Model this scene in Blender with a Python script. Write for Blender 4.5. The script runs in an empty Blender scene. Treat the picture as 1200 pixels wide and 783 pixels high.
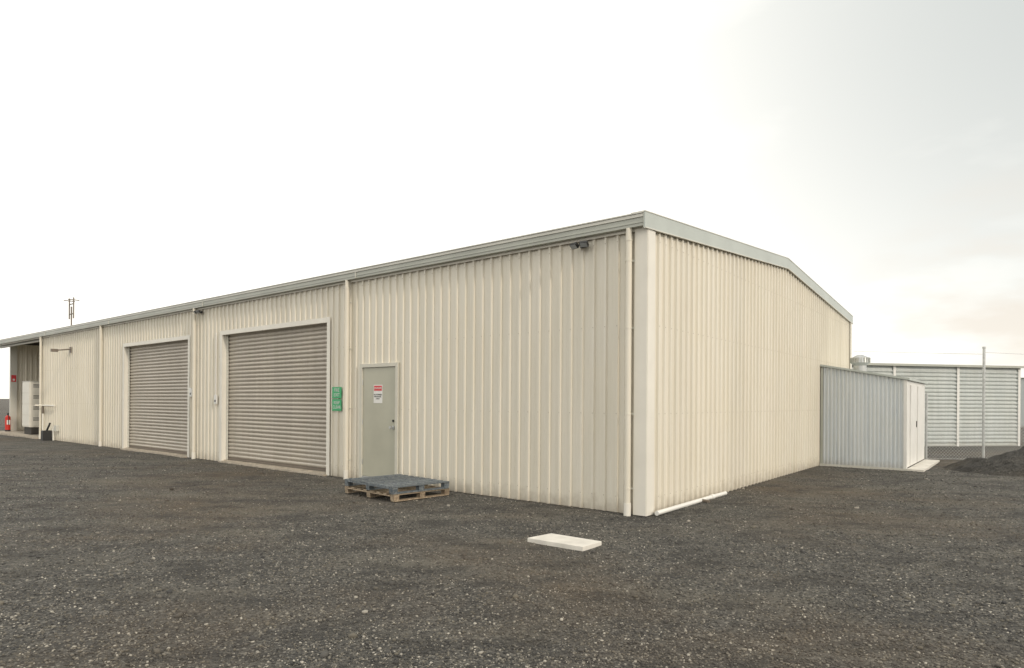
import bpy, math, random
import numpy as np
from mathutils import Vector, Matrix, noise as mn
random.seed(3); np.random.seed(3)
scene=bpy.context.scene
rad=math.radians

# ---------------------------------------------------------------- materials
def new_mat(name):
    m=bpy.data.materials.new(name); m.use_nodes=True
    nt=m.node_tree; b=nt.nodes['Principled BSDF']
    return m,nt,b
def N(nt,t,**k):
    n=nt.nodes.new(t)
    for a,v in k.items(): setattr(n,a,v)
    return n
def ramp(nt,src,p0,p1,c0=(0,0,0,1),c1=(1,1,1,1)):
    r=N(nt,'ShaderNodeValToRGB'); e=r.color_ramp.elements
    e[0].position=p0;e[1].position=p1;e[0].color=c0;e[1].color=c1
    nt.links.new(src,r.inputs[0]); return r.outputs[0]
def mixc(nt,fac,a,b,mode='MIX'):
    m=N(nt,'ShaderNodeMix',data_type='RGBA',blend_type=mode)
    for s,v in ((m.inputs[0],fac),(m.inputs[6],a),(m.inputs[7],b)):
        if isinstance(v,(int,float)): s.default_value=v
        elif isinstance(v,tuple): s.default_value=(*v[:3],1)
        else: nt.links.new(v,s)
    return m.outputs[2]
def mathn(nt,op,a,b=0.0):
    m=N(nt,'ShaderNodeMath',operation=op)
    for s,v in ((m.inputs[0],a),(m.inputs[1],b)):
        if isinstance(v,(int,float)): s.default_value=v
        else: nt.links.new(v,s)
    return m.outputs[0]
def noise(nt,vec,scale,detail=4,rough=.55,sv=None):
    n=N(nt,'ShaderNodeTexNoise'); n.inputs['Scale'].default_value=scale
    n.inputs['Detail'].default_value=detail; n.inputs['Roughness'].default_value=rough
    if sv:
        mp=N(nt,'ShaderNodeMapping'); mp.inputs['Scale'].default_value=sv
        nt.links.new(vec,mp.inputs[0]); vec=mp.outputs[0]
    nt.links.new(vec,n.inputs['Vector']); return n.outputs['Fac']
def bump(nt,b,h,strength,dist):
    n=N(nt,'ShaderNodeBump'); n.inputs['Strength'].default_value=strength
    n.inputs['Distance'].default_value=dist
    nt.links.new(h,n.inputs['Height']); nt.links.new(n.outputs[0],b.inputs['Normal'])
def simple(name,c,rough=.55,metal=0,var=.12,scale=6,bmp=0.0):
    m,nt,b=new_mat(name)
    co=N(nt,'ShaderNodeTexCoord').outputs['Object']
    f=noise(nt,co,scale,5)
    f=ramp(nt,f,.3,.7)
    dark=tuple(x*(1-var) for x in c); lite=tuple(min(1,x*(1+var*.6)) for x in c)
    nt.links.new(mixc(nt,f,dark,lite),b.inputs['Base Color'])
    b.inputs['Roughness'].default_value=rough; b.inputs['Metallic'].default_value=metal
    if bmp: bump(nt,b,noise(nt,co,scale*8,3),bmp,.01)
    return m
def wall_mat(name,c,rough=.45,dirt=True,streak=(.95,.94,.90),metal=0.0):
    m,nt,b=new_mat(name)
    co=N(nt,'ShaderNodeTexCoord').outputs['Object']
    sp=N(nt,'ShaderNodeSeparateXYZ'); nt.links.new(co,sp.inputs[0])
    s=mathn(nt,'ADD',sp.outputs[0],sp.outputs[1])
    fl=mathn(nt,'FLOOR',mathn(nt,'DIVIDE',s,.76))
    wn=N(nt,'ShaderNodeTexWhiteNoise',noise_dimensions='1D'); nt.links.new(fl,wn.inputs['W'])
    v=mathn(nt,'ADD',mathn(nt,'MULTIPLY',wn.outputs['Value'],.07),.95)
    hs=N(nt,'ShaderNodeCombineColor')
    for i in range(3): nt.links.new(v,hs.inputs[i])
    col=mixc(nt,1.0,(*c,),hs.outputs[0],'MULTIPLY')
    st=ramp(nt,noise(nt,co,1.0,5,.6,(9,9,.5)),.35,.7)
    col=mixc(nt,st,mixc(nt,1.0,col,streak,'MULTIPLY'),col)
    bl=ramp(nt,noise(nt,co,1.1,4,.6),.3,.75)
    col=mixc(nt,mathn(nt,'MULTIPLY',bl,.35),col,mixc(nt,1.0,col,(1.0,.96,.88),'MULTIPLY'))
    if dirt:
        dn=noise(nt,co,7,5,.65)
        z=mathn(nt,'ADD',mathn(nt,'MULTIPLY',sp.outputs[2],-3.2),mathn(nt,'MULTIPLY',dn,1.3))
        dm=ramp(nt,z,.0,.75)
        col=mixc(nt,mathn(nt,'MULTIPLY',dm,.45),col,(.24,.19,.13))
    nt.links.new(col,b.inputs['Base Color'])
    b.inputs['Roughness'].default_value=rough; b.inputs['Metallic'].default_value=metal
    bump(nt,b,noise(nt,co,1.6,3,.5,(1.5,1.5,.6)),.25,.02)
    return m

M_wall=wall_mat('cream_steel_cladding',(.755,.715,.625),rough=.36,streak=(.92,.915,.89))
M_trim=simple('cream_trim',(.75,.72,.645),.42,var=.06,scale=2)
M_gutter=simple('gutter_grey_green',(.42,.43,.38),.4,var=.1,scale=1.5)
M_gutlt=simple('gutter_bead',(.60,.59,.53),.4,var=.08,scale=1.5)
M_barge=simple('barge_flashing',(.45,.485,.455),.4,var=.08,scale=1.5)
M_roof=simple('zinc_roof',(.5,.5,.48),.4,.4)
M_roller=wall_mat('roller_curtain',(.50,.46,.40),.34,dirt=False,streak=(.9,.89,.88),metal=.2)
M_door=simple('door_paint',(.44,.43,.345),.3,var=.10,scale=1.2)
M_dframe=simple('door_frame_paint',(.58,.56,.48),.4,var=.06)
M_conc=simple('concrete',(.42,.37,.30),.9,var=.3,scale=5,bmp=.4)
M_lid=simple('pale_concrete',(.66,.63,.57),.8,var=.16,scale=5,bmp=.2)
M_black=simple('black_plastic',(.025,.025,.025),.5)
M_dark=simple('dark_interior',(.06,.055,.05),.9)
M_glass=simple('lamp_glass',(.35,.37,.38),.15)
M_white=simple('white_paint',(.74,.73,.70),.45,var=.06,scale=3)
M_pvc=simple('white_pvc',(.74,.73,.69),.35,var=.06,scale=4)
M_steel=simple('galvanised_steel',(.55,.56,.55),.35,.6,var=.2,scale=8)
M_screw=simple('screw_heads',(.46,.42,.34),.5)
M_red=simple('red_paint',(.55,.03,.02),.35)
M_green=simple('sign_green',(.05,.40,.16),.45,var=.05)
M_sred=simple('sign_red',(.62,.05,.06),.45,var=.05)
M_txtb=simple('text_black',(.04,.04,.04),.5)
M_shed=wall_mat('shed_zincalume',(.72,.75,.76),.38,streak=(.88,.9,.92))
M_back=wall_mat('store_cladding',(.56,.59,.58),.45,streak=(.86,.88,.88))
M_brown=simple('brown_pipe',(.17,.14,.11),.5)

def wood(name,c1,c2):
    m,nt,b=new_mat(name)
    co=N(nt,'ShaderNodeTexCoord').outputs['Object']
    isl=N(nt,'ShaderNodeNewGeometry').outputs['Random Per Island']
    g=noise(nt,co,5,6,.7,(6,6,6)); 
    f=ramp(nt,g,.38,.66)
    col=mixc(nt,f,c1,c2)
    v=mathn(nt,'ADD',mathn(nt,'MULTIPLY',isl,.5),.7)
    hs=N(nt,'ShaderNodeCombineColor')
    for i in range(3): nt.links.new(v,hs.inputs[i])
    nt.links.new(mixc(nt,1.0,col,hs.outputs[0],'MULTIPLY'),b.inputs['Base Color'])
    b.inputs['Roughness'].default_value=.8
    bump(nt,b,g,.5,.01); return m
M_wblue=wood('blue_painted_wood',(.06,.08,.10),(.22,.235,.235))
M_wood=wood('weathered_wood',(.20,.14,.09),(.46,.38,.27))

# ground
def ground_mat(name='gravel_ground',k=1.0):
    m,nt,b=new_mat(name)
    co=N(nt,'ShaderNodeTexCoord').outputs['Object']
    vo=N(nt,'ShaderNodeTexVoronoi'); vo.inputs['Scale'].default_value=62
    nt.links.new(co,vo.inputs['Vector'])
    vo2=N(nt,'ShaderNodeTexVoronoi'); vo2.inputs['Scale'].default_value=24
    nt.links.new(co,vo2.inputs['Vector'])
    sc=N(nt,'ShaderNodeSeparateColor'); nt.links.new(vo.outputs['Color'],sc.inputs[0])
    r=N(nt,'ShaderNodeValToRGB'); cr=r.color_ramp
    cr.elements[0].position=0; cr.elements[0].color=(.024,.024,.023,1)
    cr.elements[1].position=1; cr.elements[1].color=(.32,.30,.26,1)
    e=cr.elements.new(.5); e.color=(.064,.062,.055,1)
    e=cr.elements.new(.85); e.color=(.14,.132,.112,1)
    nt.links.new(sc.outputs[0],r.inputs[0])
    sc2=N(nt,'ShaderNodeSeparateColor'); nt.links.new(vo2.outputs['Color'],sc2.inputs[0])
    col=mixc(nt,.35,r.outputs[0],ramp(nt,sc2.outputs[1],.1,1,(.034,.033,.031,1),(.17,.16,.14,1)))
    big=noise(nt,co,.28,5,.6); mid=noise(nt,co,1.3,5,.65,(1,1.8,1))
    col=mixc(nt,mathn(nt,'MULTIPLY',ramp(nt,big,.46,.66),.55),col,(.115,.082,.048))
    col=mixc(nt,mathn(nt,'MULTIPLY',ramp(nt,mid,.48,.66),.75),col,(.030,.028,.025))
    lt=noise(nt,co,.7,5,.6,(.7,1.6,1))
    col=mixc(nt,mathn(nt,'MULTIPLY',ramp(nt,lt,.50,.72),.5),col,(.19,.175,.14))
    col=mixc(nt,1.0,col,(k,k,k),'MULTIPLY')
    nt.links.new(col,b.inputs['Base Color']); b.inputs['Roughness'].default_value=.9
    h=mathn(nt,'ADD',mathn(nt,'MULTIPLY',vo.outputs['Distance'],-1.0),mathn(nt,'MULTIPLY',noise(nt,co,22,6,.7),1.4))
    bump(nt,b,h,.9,.022)
    return m
M_ground=ground_mat()
M_mound=ground_mat('mound_gravel',.55)
def stone_mat():
    m,nt,b=new_mat('gravel_stones')
    isl=N(nt,'ShaderNodeNewGeometry').outputs['Random Per Island']
    r=N(nt,'ShaderNodeValToRGB'); cr=r.color_ramp
    cr.elements[0].position=0; cr.elements[0].color=(.03,.03,.03,1)
    cr.elements[1].position=1; cr.elements[1].color=(.46,.43,.37,1)
    e=cr.elements.new(.45); e.color=(.078,.075,.069,1)
    e=cr.elements.new(.72); e.color=(.13,.118,.093,1)
    e=cr.elements.new(.92); e.color=(.23,.215,.185,1)
    nt.links.new(isl,r.inputs[0])
    co=N(nt,'ShaderNodeTexCoord').outputs['Object']
    big=noise(nt,co,.28,5,.6); mid=noise(nt,co,1.3,5,.65,(1,1.8,1))
    col=mixc(nt,mathn(nt,'MULTIPLY',ramp(nt,big,.46,.66),.45),r.outputs[0],(.16,.115,.07))
    col=mixc(nt,mathn(nt,'MULTIPLY',ramp(nt,mid,.48,.66),.6),col,(.042,.040,.036))
    nt.links.new(col,b.inputs['Base Color']); b.inputs['Roughness'].default_value=.85
    return m
M_stone=stone_mat()

# ---------------------------------------------------------------- mesh builder
class MB:
    def __init__(s): s.v=[];s.f=[];s.m=[];s.mats=[];s.sm=[]
    def mi(s,mat):
        if mat not in s.mats: s.mats.append(mat)
        return s.mats.index(mat)
    def add(s,vs,fs,mat,smooth=False):
        o=len(s.v); s.v+= [tuple(p) for p in vs]; k=s.mi(mat)
        for f in fs: s.f.append(tuple(o+i for i in f)); s.m.append(k); s.sm.append(smooth)
    def box(s,x0,x1,y0,y1,z0,z1,mat,M=None):
        vs=[Vector((x,y,z)) for x in(x0,x1) for y in(y0,y1) for z in(z0,z1)]
        if M is not None: vs=[M@p for p in vs]
        s.add(vs,[(0,1,3,2),(4,6,7,5),(0,4,5,1),(2,3,7,6),(0,2,6,4),(1,5,7,3)],mat)
    def tube(s,p0,p1,r,mat,n=12,r2=None):
        p0=Vector(p0);p1=Vector(p1); d=(p1-p0).normalized(); r2=r if r2 is None else r2
        a=d.orthogonal().normalized(); b=d.cross(a)
        vs=[]
        for p,q in((p0,r),(p1,r2)):
            for i in range(n):
                t=2*math.pi*i/n; vs.append(p+(a*math.cos(t)+b*math.sin(t))*q)
        s.add(vs,[(i,(i+1)%n,n+(i+1)%n,n+i) for i in range(n)],mat,True)
        s.add(vs,[tuple(range(n))[::-1],tuple(range(n,2*n))],mat)
    def obj(s,name,parent=None,bevel=0):
        me=bpy.data.meshes.new(name); me.from_pydata(s.v,[],s.f)
        for m in s.mats: me.materials.append(m)
        me.polygons.foreach_set('material_index',s.m); me.polygons.foreach_set('use_smooth',s.sm)
        me.update()
        o=bpy.data.objects.new(name,me); scene.collection.objects.link(o)
        if parent: o.parent=parent
        if bevel:
            b=o.modifiers.new('b','BEVEL'); b.width=bevel; b.segments=2; b.limit_method='ANGLE'
        return o
def empty(name,loc=(0,0,0),rz=0):
    e=bpy.data.objects.new(name,None); scene.collection.objects.link(e)
    e.location=loc; e.rotation_euler=(0,0,rz); e.empty_display_size=.3; return e
def text(body,size,loc,rot,mat,parent,name):
    c=bpy.data.curves.new(name,'FONT'); c.body=body; c.size=size; c.extrude=.0008
    c.align_x='CENTER'; c.align_y='CENTER'; c.materials.append(mat)
    o=bpy.data.objects.new(name,c); scene.collection.objects.link(o)
    o.location=loc; o.rotation_euler=rot; o.parent=parent; return o

A=Vector((1.77,8.53,0)); TH=rad(-38.8)
LM=Matrix.Translation(A)@Matrix.Rotation(TH,4,'Z')
def L2W(x,y,z=0): return LM@Vector((x,y,z))
LI=LM.inverted()

def cladding(mb,a0,a1,pitch,prof,zb,zt,place,mat,breaks=()):
    pts=[]
    k=math.floor(a0/pitch)-1
    while k*pitch<a1+pitch:
        for fr,o in prof: pts.append((k*pitch+fr*pitch,o))
        k+=1
    xs=np.array([p[0] for p in pts]); os_=np.array([p[1] for p in pts])
    al=sorted(set([round(x,5) for x in xs if a0<x<a1]+[a0,a1]+[b for b in breaks if a0<b<a1]))
    ol=np.interp(al,xs,os_)
    for i in range(len(al)-1):
        p,q=al[i],al[i+1]; m=(p+q)/2; z0=zb(m)
        mb.add([place(p,ol[i],z0),place(q,ol[i+1],z0),place(q,ol[i+1],zt(q)),place(p,ol[i],zt(p))],[(0,1,2,3)],mat)
TRIM=[(0,0),(.30,0),(.32,.003),(.36,.003),(.38,0),(.68,0),(.745,.033),(.90,.033),(.965,0)]

# ================================================================ WAREHOUSE
W=empty('metal_warehouse',A,TH)
WID=12.54; LEN=31.5; SL=.082; EZ=3.97
def rz(y): return EZ+SL*min(y,WID-y)
opens=[(-11.28,-7.02,3.08),(-17.23,-13.07,3.08),(-5.95,-4.90,2.17)]
def zb_f(m):
    for a,b,h in opens:
        if a<m<b: return h
    return .0
mb=MB()
brk=[v for o in opens for v in o[:2]]
cladding(mb,-24.95,-.02,.19,TRIM,zb_f,lambda a:3.93,lambda a,o,z:(a,-o,z),M_wall,brk)
mb.obj('front_wall_cladding',W)
mb=MB()
cladding(mb,.02,WID,.19,TRIM,lambda m:.0,lambda a:rz(a)-.02,lambda a,o,z:(o,a,z),M_wall,[WID/2])
mb.obj('gable_wall_cladding',W)
# screws
mb=MB()
k=-130
while k*.19< -.2:
    x=k*.19+.822*.19; k+=1
    if x>-.2: break
    for z in(.22,1.35,2.55,3.7):
        if any(a-.05<x<b+.05 and z<h+.08 for a,b,h in opens): continue
        mb.tube((x,-.032,z),(x,-.038,z),.007,M_screw,6)
k=0
while k*.19<WID-.2:
    y=k*.19+.822*.19; k+=1
    for z in(.22,1.35,2.55,3.7):
        mb.tube((.032,y,z),(.038,y,z),.006,M_screw,6)
mb.obj('wall_screws',W)
# back wall, slab, partition, open bay
mb=MB(); mb.box(-LEN,-.03,WID+.01,WID+.04,.05,3.93,M_wall); mb.obj('back_wall',W)
mb=MB(); mb.box(-24.95,-.03,.012,WID-.02,-.3,.045,M_conc)
mb.box(-LEN-.2,-24.96,-.25,WID-.02,-.3,.05,M_conc)
mb.box(-11.3,-7.0,-.12,.01,-.3,.022,M_conc); mb.box(-17.25,-13.05,-.12,.01,-.3,.022,M_conc)
mb.obj('floor_slab',W)
mb=MB()
mb.box(-25.0,-24.93,.01,5,.05,3.93,M_wall)
cladding(mb,-LEN,-25.0,.19,TRIM,lambda m:.05,lambda a:4.2,lambda a,o,z:(a,5-o,z),M_wall)
cladding(mb,.75,5,.19,TRIM,lambda m:.05,lambda a:rz(a)-.03,lambda a,o,z:(-LEN+o,a,z),M_wall)
mb.box(-LEN-.03,-LEN-.005,.75,WID,.05,3.93,M_wall)
mb.obj('open_bay_walls',W)
mb=MB(); mb.box(-LEN-.04,-LEN+.1,.5,.745,.05,3.95,M_gutlt)
mb.box(-LEN,-25,.1,.2,3.72,3.93,M_gutlt)
for x in(-26.5,-28,-29.5): mb.box(x,x+.08,.2,5,3.8,3.93,M_dark)
mb.obj('bay_posts_and_beams',W)
# roof
mb=MB()
def roofstrip(mb,x0,x1,y0,y1,dz0,dz1,mat):
    def q(ya,yb):
        vs=[]
        for x in(x0,x1):
            for y in(ya,yb):
                for dz in(dz0,dz1): vs.append((x,y,(EZ+SL*y if y<=WID/2+1e-6 else EZ+SL*(WID-y))+dz))
        mb.add(vs,[(0,1,3,2),(4,6,7,5),(0,4,5,1),(2,3,7,6),(0,2,6,4),(1,5,7,3)],mat)
    q(y0,WID/2); q(WID/2,y1)
roofstrip(mb,-LEN-.3,.025,-.09,WID+.09,.0,.025,M_roof)
mb.obj('roof_sheets',W)
mb=MB()
roofstrip(mb,.042,.060,-.15,WID+.12,-.155,.045,M_barge)
roofstrip(mb,-.15,.066,-.152,WID+.122,.047,.06,M_gutlt)
roofstrip(mb,.042,.070,-.152,WID+.122,-.17,-.157,M_gutlt)
mb.obj('gable_barge_flashing',W)
# gutter
mb=MB()
G0,G1=-LEN-.3,.033
mb.box(G0,G1,-.135,-.040,3.83,3.965,M_gutter)
mb.box(G0,G1,-.150,-.136,3.945,3.985,M_gutlt)
mb.box(G0,G1,-.143,-.136,3.87,3.885,M_gutter)
mb.box(G0,G1+.004,-.16,-.03,3.99,4.005,M_gutlt)
mb.box(G0,G1-.01,-.052,-.038,3.79,3.828,M_trim)
mb.box(G1+.001,G1+.008,-.153,-.041,3.80,3.989,M_gutter)
x=-6.0
while x>-LEN:
    mb.box(x,x+.02,-.1515,-.1360,3.832,3.943,M_gutlt); x-=6.1
mb.obj('eave_gutter',W)
# corner flashing
mb=MB()
mb.box(-.14,.046,-.050,-.038,.0,3.83,M_trim)
mb.box(.038,.052,-.0375,.17,.0,3.80,M_trim)
mb.box(.038,.054,WID-.12,WID+.05,.0,3.86,M_trim)
mb.obj('corner_flashing',W)
# downpipes
mb=MB()
for u in(.20,6.30,12.60,18.92,24.90):
    x=-u
    mb.tube((x,-.10,-.02),(x,-.10,3.83),.042,M_wall,16)
    mb.tube((x,-.10,3.66),(x,-.10,3.72),.047,M_wall,16)
    mb.tube((x,-.10,-.02),(x,-.10,.16),.049,M_trim,16)
    for z in(.35,1.35,2.5,3.4):
        mb.box(x-.07,x+.07,-.054,-.051,z-.012,z+.012,M_gutlt)
        mb.tube((x,-.10,z-.011),(x,-.10,z+.011),.0455,M_wall,16)
mb.obj('downpipes',W)
# roller doors
def roller(x0,x1,h,i):
    r=MB(); n=int((h-.1)/.092); z=.10; P=.092
    prof=[(0,.0),(.08,.012),(.3,.024),(.5,.027),(.7,.024),(.86,.010),(.91,-.004),(.97,-.004)]
    zs=[];os_=[]
    for k in range(n+1):
        for f,o in prof:
            zz=z+(k+f)*P
            if zz<h+.02: zs.append(zz); os_.append(o)
    vs=[];fs=[]
    nx=16
    for j in range(nx+1):
        x=x0+.03+(x1-x0-.06)*j/nx
        for zz,o in zip(zs,os_):
            sag=.014*mn.noise(Vector((x*.9,zz*.8,i*7)))
            vs.append((x,.12-o+sag,zz))
    m=len(zs)
    for j in range(nx):
        for k in range(m-1):
            fs.append((j*m+k,(j+1)*m+k,(j+1)*m+k+1,j*m+k+1))
    r.add(vs,fs,M_roller,False)
    r.box(x0+.02,x1-.02,.09,.125,.03,.10,M_brown)
    r.box(x0+.01,x1-.01,.07,.13,.024,.045,M_black)
    r.obj('roller_curtain_%d'%i,W)
    t=MB(); w=.10
    t.box(x0-w,x0+.003,-.048,-.038,.0,h+w,M_trim); t.box(x0-.004,x0+.004,-.037,.15,.025,h,M_trim)
    t.box(x1-.003,x1+w,-.048,-.038,.0,h+w,M_trim); t.box(x1-.004,x1+.004,-.037,.15,.025,h,M_trim)
    t.box(x0+.006,x1-.006,-.048,-.038,h-.005,h+w-.003,M_trim); t.box(x0,x1,-.037,.15,h+.002,h+.01,M_trim)
    t.box(x0+.005,x0+.07,.06,.085,.05,h,M_gutlt); t.box(x1-.07,x1-.005,.06,.085,.05,h,M_gutlt)
    t.obj('roller_frame_%d'%i,W)
roller(-11.28,-7.02,3.08,1); roller(-17.23,-13.07,3.08,2)
# personnel door
mb=MB()
a,b,h=-5.95,-4.90,2.17
mb.box(a-.02,a+.05,-.048,.06,.0,h+.03,M_dframe); mb.box(b-.05,b+.02,-.048,.06,.0,h+.03,M_dframe)
mb.box(a+.051,b-.051,-.048,.06,h-.04,h+.03,M_dframe)
mb.box(a+.05,b-.05,-.04,.06,.03,.075,M_steel)
mb.obj('door_frame',W,.003)
mb=MB(); mb.box(a+.055,b-.055,-.02,.02,.08,h-.045,M_door)
for z in(.35,1.1,1.85): mb.tube((a+.052,-.03,z-.05),(a+.052,-.03,z+.05),.009,M_steel,8)
mb.obj('door_leaf',W,.002)
mb=MB(); mb.tube((b-.12,-.021,1.02),(b-.12,-.03,1.02),.035,M_steel,16); mb.tube((b-.12,-.03,1.02),(b-.12,-.075,1.02),.012,M_steel)
mb.tube((b-.12,-.075,1.02),(b-.12,-.105,1.02),.026,M_steel,16)
mb.tube((b-.12,-.021,1.14),(b-.12,-.035,1.14),.022,M_black,16)
mb.obj('door_knob',W)
RX=(rad(90),0,0)
mb=MB(); mb.box(-5.58,-5.33,-.024,-.021,1.46,1.80,M_white); mb.box(-5.565,-5.345,-.027,-.0245,1.69,1.785,M_sred)
mb.obj('door_notice',W)
text('DANGER',.052,(-5.455,-.028,1.738),RX,M_white,W,'door_notice_heading')
text('AUTHORISED\nPERSONNEL\nONLY',.038,(-5.455,-.026,1.58),RX,M_txtb,W,'door_notice_text')
# green signs
mb=MB(); mb.box(-6.84,-6.54,-.042,-.038,1.55,1.77,M_green); mb.box(-6.84,-6.54,-.042,-.038,1.30,1.53,M_green)
mb.obj('green_exit_signs',W)
text('FIRE\nEXIT',.095,(-6.69,-.044,1.66),RX,M_white,W,'sign_text_1')
text('KEEP\nCLEAR',.088,(-6.69,-.044,1.415),RX,M_white,W,'sign_text_2')
mb=MB(); mb.box(-12.93,-12.80,-.07,-.038,1.58,1.80,M_white); mb.box(-11.62,-11.50,-.07,-.038,1.40,1.62,M_white)
mb.box(-11.59,-11.53,-.075,-.0705,1.45,1.5,M_txtb); mb.box(-12.89,-12.84,-.075,-.0705,1.63,1.68,M_txtb)
mb.tube((-11.56,-.05,1.62),(-11.56,-.05,3.15),.010,M_white,8)
mb.obj('door_switch_boxes',W,.004)
# flood lights
def flood(x,z,nm):
    f=MB()
    f.box(x-.05,x+.05,-.06,-.038,z-.03,z+.03,M_black)
    f.tube((x,-.06,z),(x,-.13,z+.0),.014,M_black,8)
    for dx in(-.08,.08):
        M=Matrix.Translation((x+dx,-.16,z-.01))@Matrix.Rotation(rad(-12 if dx<0 else 12),4,'Z')@Matrix.Rotation(rad(50),4,'X')
        f.box(-.06,.06,-.022,.022,-.04,.04,M_black,M); f.box(-.05,.05,-.026,-.0225,-.032,.032,M_glass,M)
    f.tube((x-.09,-.13,z),(x+.09,-.13,z),.012,M_black,8)
    f.obj(nm,W,.004)
flood(-.95,3.72,'flood_light_1'); flood(-12.35,3.72,'flood_light_2')
# services on far bay
mb=MB()
mb.box(-21.95,-21.8,-.06,-.038,3.1,3.3,M_brown); mb.tube((-21.87,-.06,3.22),(-21.87,-.45,3.16),.022,M_brown)
mb.box(-21.92,-21.82,-.62,-.42,3.1,3.2,M_brown)
mb.obj('camera_arm',W)
mb=MB()
mb.tube((-24.6,-.10,.95),(-24.6,-.10,1.28),.035,M_brown); mb.tube((-24.6,-.10,1.25),(-23.3,-.10,1.25),.03,M_trim)
mb.tube((-24.6,-.10,1.25),(-24.6,-.35,1.25),.035,M_trim); mb.tube((-24.6,-.10,.0),(-24.6,-.10,.95),.03,M_trim)
mb.box(-23.9,-23.65,-.35,-.08,-.02,.35,M_black); mb.tube((-23.78,-.2,.35),(-23.6,-.15,.62),.03,M_black); 
mb.tube((-23.4,-.1,.0),(-23.4,-.1,.5),.03,M_trim); mb.box(-23.2,-23.0,-.14,-.04,.35,.55,M_gutlt)
mb.obj('water_service_pipes',W)
# pvc pipe along gable base
mb=MB(); 
mb.tube((.13,.10,.03),(.12,2.0,.03),.032,M_pvc,16); mb.tube((.119,2.0,.03),(.119,2.1,.03),.041,M_pvc,16)
mb.tube((.119,2.1,.03),(.119,2.62,.028),.032,M_pvc,16); mb.tube((.122,1.6,.03),(.26,1.6,.02),.025,M_brown,12)
mb.obj('ground_drain_pipe',W)

# antenna on the roof
mb=MB()
ax,ay=-26.3,1.3
for dx in(-.25,.25): mb.tube((ax+dx,ay,4.75),(ax+dx,ay,5.6),.026,M_brown,8)
mb.tube((ax,ay,4.0),(ax,ay,5.25),.028,M_brown,8)
for z in(4.95,5.35): mb.tube((ax-.25,ay,z),(ax+.25,ay,z),.024,M_brown,8)
mb.tube((ax-.25,ay-.2,5.5),(ax-.25,ay+.2,5.5),.018,M_brown,8); mb.tube((ax+.25,ay-.2,5.5),(ax+.25,ay+.2,5.5),.018,M_brown,8)
o=mb.obj('roof_antenna'); o.matrix_world=LM
# cabinet
C=empty('switchboard_cabinet',A,TH)
mb=MB(); X0,X1,Y0,Y1=-28.2,-27.2,.16,.6
mb.box(X0,X1,Y0,Y1,.35,2.18,M_trim); mb.box(X0+.05,X1-.05,Y0+.05,Y1-.05,.05,.35,M_dark)
mb.box(X0-.02,X1+.02,Y0-.02,Y1+.02,2.182,2.21,M_gutlt)
mb.obj('cabinet_body',C,.01)
mb=MB()
for i in range(4):
    z=.40+i*.445
    mb.box(X1+.001,X1+.018,Y0+.03,Y1-.03,z,z+.42,M_trim)
    for k in range(3): mb.box(X1+.0185,X1+.024,Y0+.10,Y1-.08,z+.22+k*.05,z+.242+k*.05,M_black)
    mb.box(X0+.04,X1-.04,Y0-.018,Y0-.001,z,z+.42,M_trim)
mb.obj('cabinet_doors',C,.003)
# extinguisher
o=None; mb=MB(); ex,ey=-31.15,.36
mb.tube((ex,ey,.12),(ex,ey,.68),.10,M_red,20); mb.tube((ex,ey,.68),(ex,ey,.76),.10,M_red,20,.035)
mb.tube((ex,ey,.76),(ex,ey,.84),.03,M_black,12); mb.box(ex-.02,ex+.12,ey-.015,ey+.015,.84,.87,M_black)
mb.tube((ex,ey,.05),(ex,ey,.12),.105,M_black,20); mb.tube((ex+.10,ey,.8),(ex+.12,ey,.35),.014,M_black,8)
mb.box(ex+.02,ex+.104,ey-.06,ey+.06,.35,.55,M_white)
o=mb.obj('fire_extinguisher'); o.matrix_world=LM
mb=MB(); mb.box(-LEN+.101,-LEN+.11,.53,.71,2.25,2.55,M_sred); mb.box(-LEN+.1105,-LEN+.113,.58,.66,2.3,2.38,M_white)
o=mb.obj('fire_point_sign'); o.matrix_world=LM

# ================================================================ LEAN-TO SHED
S=empty('lean_to_shed',A,TH)
SX=1.82; SY0=9.14; SY1=12.40
def sz(x): return 2.42-.36*x/SX
mb=MB()
cladding(mb,.06,SX,.083,[(0,0),(.25,.0),(.38,.032),(.62,.032),(.75,.0)],lambda m:.03,lambda a:sz(a),lambda a,o,z:(a,SY0-o,z),M_shed)
mb.obj('shed_front_cladding',S)
mb=MB()
mb.box(SX+.001,SX+.02,SY0,SY1,.06,sz(SX),M_white)
mb.box(SX+.021,SX+.045,SY0+.5,SY0+1.5,.10,1.95,M_white); mb.box(SX+.021,SX+.05,SY0+1.7,SY0+2.7,.10,1.95,M_white)
mb.box(SX+.046,SX+.06,SY0+1.38,SY0+1.44,.95,1.1,M_black)
mb.box(.06,SX,SY1,SY1+.02,.06,2.06,M_white)
mb.obj('shed_side_wall_and_doors',S)
mb=MB()
mb.box(SX-.03,SX+.03,SY0-.045,SY0-.034,.05,2.05,M_white); mb.box(SX+.021,SX+.03,SY0-.0335,SY0+.08,.05,2.05,M_white)
mb.box(.05,.10,SY0-.045,SY0-.034,.05,2.38,M_gutter); mb.box(.04,SX+.05,SY0-.06,SY0-.034,-.02,.05,M_gutlt)
mb.obj('shed_trim',S)
mb=MB()
vs=[]
for x,zz in((.04,sz(.04)),(SX+.08,sz(SX+.08))):
    for y in(SY0-.07,SY1+.08):
        for d in(.003,.05): vs.append((x,y,zz+d))
mb.add(vs,[(0,1,3,2),(4,6,7,5),(0,4,5,1),(2,3,7,6),(0,2,6,4),(1,5,7,3)],M_barge)
mb.obj('shed_roof',S)
mb=MB()
vx,vy=.8,SY0+.5; z0=sz(vx)
mb.tube((vx,vy,z0),(vx,vy,z0+.2),.14,M_steel,20); mb.tube((vx,vy,z0+.17),(vx,vy,z0+.24),.14,M_steel,20,.21)
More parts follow.
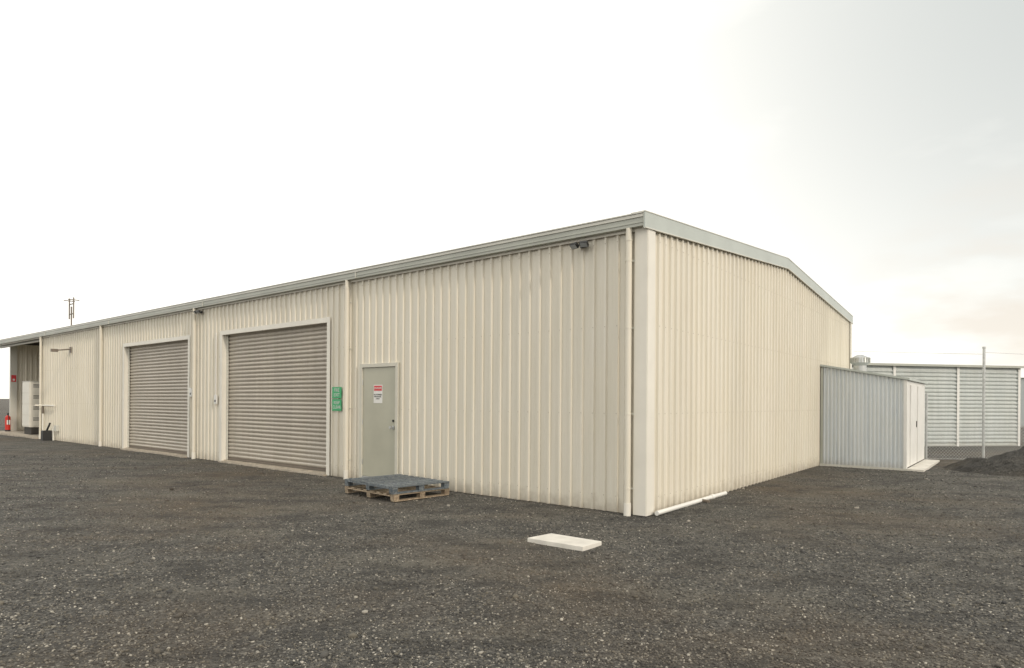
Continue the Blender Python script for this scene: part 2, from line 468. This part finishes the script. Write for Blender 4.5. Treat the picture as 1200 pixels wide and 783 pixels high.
mb.tube((vx,vy,z0+.24),(vx,vy,z0+.36),.21,M_steel,20,.20); mb.tube((vx,vy,z0+.36),(vx,vy,z0+.43),.20,M_steel,20,.06)
for i in range(20):
    t=i/20*2*math.pi; mb.box(-.004,.004,.205,.222,0,.12,M_gutter,Matrix.Translation((vx,vy,z0+.24))@Matrix.Rotation(t,4,'Z'))
mb.obj('roof_ventilator',S)
mb=MB(); mb.box(SX+.03,SX+.36,SY0-.05,SY1,-.1,.045,M_lid); mb.obj('shed_concrete_pad',S)

# ================================================================ STORAGE BUILDING (right rear)
def yb(name,p0,p1,h,depth,pitch,mat):
    p0=Vector(p0);p1=Vector(p1); d=p1-p0; L=d.length; ang=math.atan2(d.y,d.x)
    E=empty(name,(p0.x,p0.y,0),ang)
    mb=MB(); n=int(h/pitch)
    zs=[];os_=[]
    for k in range(n):
        for f,o in((0,0),(.14,0),(.3,.034),(.45,.044),(.75,.044),(.9,.020)):
            zs.append(-.05+(k+f)*pitch);os_.append(o)
    zs.append(h);os_.append(0)
    vs=[];fs=[]
    for x in(0,L):
        for z,o in zip(zs,os_): vs.append((x,-o,z))
    m=len(zs)
    fs=[(k,m+k,m+k+1,k+1) for k in range(m-1)]
    mb.add(vs,fs,mat)
    vs=[(0,depth*j-(o if j==0 else 0),z) for j in(0,1) for z,o in zip(zs,os_)]
    mb.add(vs,fs,mat); mb.add([(x+L,y,z) for x,y,z in vs],fs,mat)
    mb.add([(0,depth,.08),(L,depth,.08),(L,depth,h),(0,depth,h)],[(0,1,2,3)],mat)
    mb.obj('walls',E)
    t=MB(); nb=max(1,round(L/2.55))
    for i in range(nb+1):
        x=L*i/nb; t.box(x-.05,x+.05,-.065,-.046,-.1,h,M_white)
    t.box(-.1,L+.1,-.14,depth+.1,h+.01,h+.06,M_gutter); t.box(-.1,L+.1,-.16,-.142,h-.02,h+.06,M_gutter)
    t.obj('roof_and_trim',E)
yb('storage_building',(10.9,22.2),(18.7,23.7),2.88,6,.14,M_back)
yb('storage_building',(34.5,43),(46,47),3.3,8,.2,M_back)

# ================================================================ FENCE
F=empty('chain_link_fence')
P0=L2W(SX+.05,SY1+.1); P1=Vector((12.55,17.05,0)); P2=Vector((18.5,17.9,0)); 
mb=MB(); 
for p,h,r in((P0,1.8,.03),(P1,3.0,.033),(P2,1.9,.03)):
    mb.tube((p.x,p.y,-.1),(p.x,p.y,h),r,M_steel,12)
mb.tube((P1.x,P1.y,3.0),(P1.x,P1.y,3.05),.045,M_steel,12)
mb.box(P1.x-.25,P1.x+.25,P1.y-.2,P1.y+.2,-.1,.06,M_lid)
mb.obj('fence_posts',F)
mb=MB()
def wire(a,b,r): mb.tube(a,b,r,M_steel,4)
for a,b in((P0,P1),(P1,P2)):
    d=(b-a); L=d.length; dn=d/L; H=1.0; zb0=.03
    for z in(.06,1.03): wire((a.x,a.y,z),(b.x,b.y,z),.004)
    s=-H
    while s<L:
        t0=max(0,-s); t1=min(H,L-s)
        if t1>t0:
            p=a+dn*(s+t0); q=a+dn*(s+t1)
            wire((p.x,p.y,zb0+t0),(q.x,q.y,zb0+t1),.0022)
            wire((p.x,p.y,zb0+H-t0),(q.x,q.y,zb0+H-t1),.0022)
        s+=.085
wire((P1.x,P1.y,2.9),(P1.x+8,P1.y+1.1,2.7),.006); wire((P1.x,P1.y,2.85),tuple(L2W(.1,WID,3.0)),.005)
mb.obj('fence_wires',F)

# ================================================================ PALLETS
def pallet(loc,ang,Lx,Ly,z,h,mat,nb):
    mb=MB()
    t=.019; s=h-3*t
    n=nb
    for i in range(n):
        w=.095; y=(Ly-w)*i/(n-1); j=random.uniform(-.006,.006)
        mb.box(j,Lx+j,y,y+w,h-t,h-random.uniform(0,.002),mat)
    for i in range(3):
        y=(Ly-.1)*i/2
        mb.box(.01,Lx-.01,y+.002,y+.098,0,t,mat)
    for i in range(3):
        x=(Lx-.1)*i/2
        mb.box(x,x+.1,.003,Ly-.003,h-2*t-.001,h-t-.001,mat)
        for k in range(3):
            y=(Ly-.1)*k/2; mb.box(x+.002,x+.098,y+.004,y+.096,t+.001,h-2*t-.002,mat)
    o=mb.obj('wooden_pallet',None,.002); o.location=(loc[0],loc[1],z); o.rotation_euler=(0,0,ang); return o
pallet((-1.74,9.50),rad(46),1.08,1.36,.0,.112,M_wood,8)
pallet((-1.76,9.48),rad(44.5),1.08,1.38,.114,.112,M_wblue,9)

# ================================================================ LID
mb=MB()
q=[(.175,6.93),(.73,6.52),(.96,6.78),(.45,7.18)]
top=[(x,y,.032) for x,y in q]; bot=[(x,y,-.03) for x,y in q]
mb.add(bot+top,[(4,5,6,7),(0,1,5,4),(1,2,6,5),(2,3,7,6),(3,0,4,7)],M_lid)
mb.obj('concrete_pit_cover',None,.006)

# ================================================================ GROUND
def gh(x,y):
    d=math.hypot(x,y)
    a=.022 if d<40 else 0
    z=a*mn.noise(Vector((x*.45,y*.45,1.3)))+.009*mn.noise(Vector((x*2.3,y*2.3,5)))+.006*mn.noise(Vector((x*6,y*6,8)))*(1 if d<20 else 0)
    if d>60: z=0
    return z-.008
def axis(lo,hi,st):
    c=list(np.arange(lo,hi+1e-6,st)); g=st; v=hi; up=[]
    while v<4000: g*=1.25; v+=g; up.append(v)
    g=st; v=lo; dn=[]
    while v>-4000: g*=1.25; v-=g; dn.append(v)
    return np.array(dn[::-1]+c+up)
xs=axis(-10,14,.09); ys=axis(1,18,.09)
nx,ny=len(xs),len(ys)
V=np.zeros((nx*ny,3)); k=0
for x in xs:
    for y in ys: V[k]=(x,y,gh(x,y)); k+=1
me=bpy.data.meshes.new('ground')
I,J=np.meshgrid(np.arange(nx-1),np.arange(ny-1),indexing='ij')
a=(I*ny+J).ravel(); Fq=np.stack([a,a+ny,a+ny+1,a+1],1).astype(np.int32)
def fastmesh(me,V,F):
    k=F.shape[1]
    me.vertices.add(len(V)); me.vertices.foreach_set('co',V.ravel().astype(np.float32))
    me.loops.add(F.size); me.loops.foreach_set('vertex_index',F.ravel().astype(np.int32))
    me.polygons.add(len(F)); me.polygons.foreach_set('loop_start',np.arange(0,F.size,k,dtype=np.int32))
    me.update(calc_edges=True); me.validate()
fastmesh(me,V,Fq); me.materials.append(M_ground)
me.polygons.foreach_set('use_smooth',[True]*len(me.polygons))
o=bpy.data.objects.new('ground',me); scene.collection.objects.link(o)

# gravel stones
import bmesh
bm=bmesh.new(); bmesh.ops.create_icosphere(bm,subdivisions=1,radius=1)
bv=np.array([v.co[:] for v in bm.verts]); bf=np.array([[v.index for v in f.verts] for f in bm.faces]); bm.free()
tm=[bv*(1+.28*np.random.randn(len(bv),1).clip(-1.2,1.2)) for _ in range(10)]
Vs=[];Fs=[];off=0;cnt=0
mcx,mcy=12.0,14.6
while cnt<150000:
    d=2.2*(22/2.2)**(random.random()**1.0)
    an=random.uniform(-52,52); x=d*math.sin(rad(an)); y=d*math.cos(rad(an))
    l=LI@Vector((x,y,0))
    if l.x<.0 and l.y>-.04: continue
    if l.y>0 and l.x<.06: continue
    if abs((x-.58)*.78-(y-6.86)*.62)<.38 and abs((x-.58)*.62+(y-6.86)*.78)<.19: continue
    if mn.noise(Vector((x*.8,y*.8,20)))<random.uniform(-.9,.15) and random.random()<.6: continue
    s=random.choice((1,1,1,1,1.3,1.6))*random.uniform(.0038,.0072)
    if random.random()<.008: s*=random.uniform(1.8,3)
    s*=1+d*.02
    t=random.choice(tm)
    A1,B1=random.uniform(0,6.28),random.uniform(-.5,.5)
    sc=np.array([random.uniform(.8,1.4),random.uniform(.7,1.1),random.uniform(.5,.8)])*s
    v=t*sc
    ca,sa=math.cos(A1),math.sin(A1); cb,sb=math.cos(B1),math.sin(B1)
    R=np.array([[ca,-sa,0],[sa,ca,0],[0,0,1]])@np.array([[1,0,0],[0,cb,-sb],[0,sb,cb]])
    v=v@R.T+np.array([x,y,gh(x,y)+s*.25])
    Vs.append(v); Fs.append(bf+off); off+=len(bv); cnt+=1
me=bpy.data.meshes.new('gravel'); fastmesh(me,np.concatenate(Vs),np.concatenate(Fs)); me.materials.append(M_stone)
o=bpy.data.objects.new('gravel',me); scene.collection.objects.link(o)

# dirt mound
mb=MB(); n=80; R=1.95; vs=[]
for i in range(n+1):
    for j in range(n+1):
        x=-1+2*i/n; y=-1+2*j/n; r=math.hypot(x,y)
        h=.60*max(0,1-r)**1.0*(1+.5*mn.noise(Vector((x*2.5,y*2.5,3))))+.07*mn.noise(Vector((x*8,y*8,6)))+.03*mn.noise(Vector((x*20,y*20,9)))
        h=h*min(1,max(0,(1-r)*5))-.03
        vs.append((x*R*1.1,y*R*.8,h))
fs=[(i*(n+1)+j,(i+1)*(n+1)+j,(i+1)*(n+1)+j+1,i*(n+1)+j+1) for i in range(n) for j in range(n)]
mb.add(vs,fs,M_mound,True)
o=mb.obj('dirt_mound'); o.location=(mcx,mcy,0)

# ================================================================ WORLD / LIGHT
SD=Vector((.62,-.68,.46)).normalized()   # toward the sun
el=math.asin(SD.z); az=math.atan2(SD.x,SD.y)
w=bpy.data.worlds.new('World'); scene.world=w; w.use_nodes=True; nt=w.node_tree
bg=nt.nodes['Background']; bg.inputs['Strength'].default_value=.1
sky=N(nt,'ShaderNodeTexSky',sky_type='NISHITA'); sky.sun_disc=False; sky.sun_elevation=el; sky.sun_rotation=az
tc=N(nt,'ShaderNodeTexCoord').outputs['Generated']
n1=noise(nt,tc,1.7,5,.5,(1,1,2.2)); n2=noise(nt,tc,5,5,.5,(1,1,3))
dt=N(nt,'ShaderNodeVectorMath',operation='DOT_PRODUCT'); nt.links.new(tc,dt.inputs[0]); dt.inputs[1].default_value=Vector((.80,.72,.62)).normalized()
reg=ramp(nt,dt.outputs['Value'],.80,.99)
fac=mathn(nt,'MULTIPLY',reg,ramp(nt,mathn(nt,'ADD',mathn(nt,'MULTIPLY',n1,.75),mathn(nt,'MULTIPLY',n2,.25)),.22,.56))
cl=mixc(nt,fac,(14.2,13.8,12.8),(7.4,7.65,7.35))
# everything outside the cloud veil has a faint warm cast
dt2=N(nt,'ShaderNodeVectorMath',operation='DOT_PRODUCT'); nt.links.new(tc,dt2.inputs[0]); dt2.inputs[1].default_value=Vector((.78,1,.12)).normalized()
pf=mathn(nt,'MULTIPLY',ramp(nt,dt2.outputs['Value'],.980,1.0),ramp(nt,n2,.42,.6))
cl=mixc(nt,mathn(nt,'MULTIPLY',pf,.7),cl,(9.6,8.6,7.4))
fin=mixc(nt,.93,sky.outputs[0],cl)
nt.links.new(fin,bg.inputs['Color'])
sl=bpy.data.lights.new('sun','SUN'); sl.energy=1.45; sl.angle=rad(5); sl.color=(1,.88,.73)
so=bpy.data.objects.new('sun',sl); scene.collection.objects.link(so)
so.rotation_euler=SD.to_track_quat('Z','Y').to_euler()

# ================================================================ CAMERA
cd=bpy.data.cameras.new('camera'); cam=bpy.data.objects.new('camera',cd); scene.collection.objects.link(cam)
cam.location=(0,0,1.5); cam.rotation_euler=(rad(90),rad(-.38),0)
cd.sensor_width=36; cd.lens=36*751/1200; cd.shift_y=79.5/1200; cd.clip_end=6000; cd.clip_start=.05
scene.camera=cam
scene.view_settings.view_transform='Standard'; scene.view_settings.look='None'; scene.view_settings.exposure=0
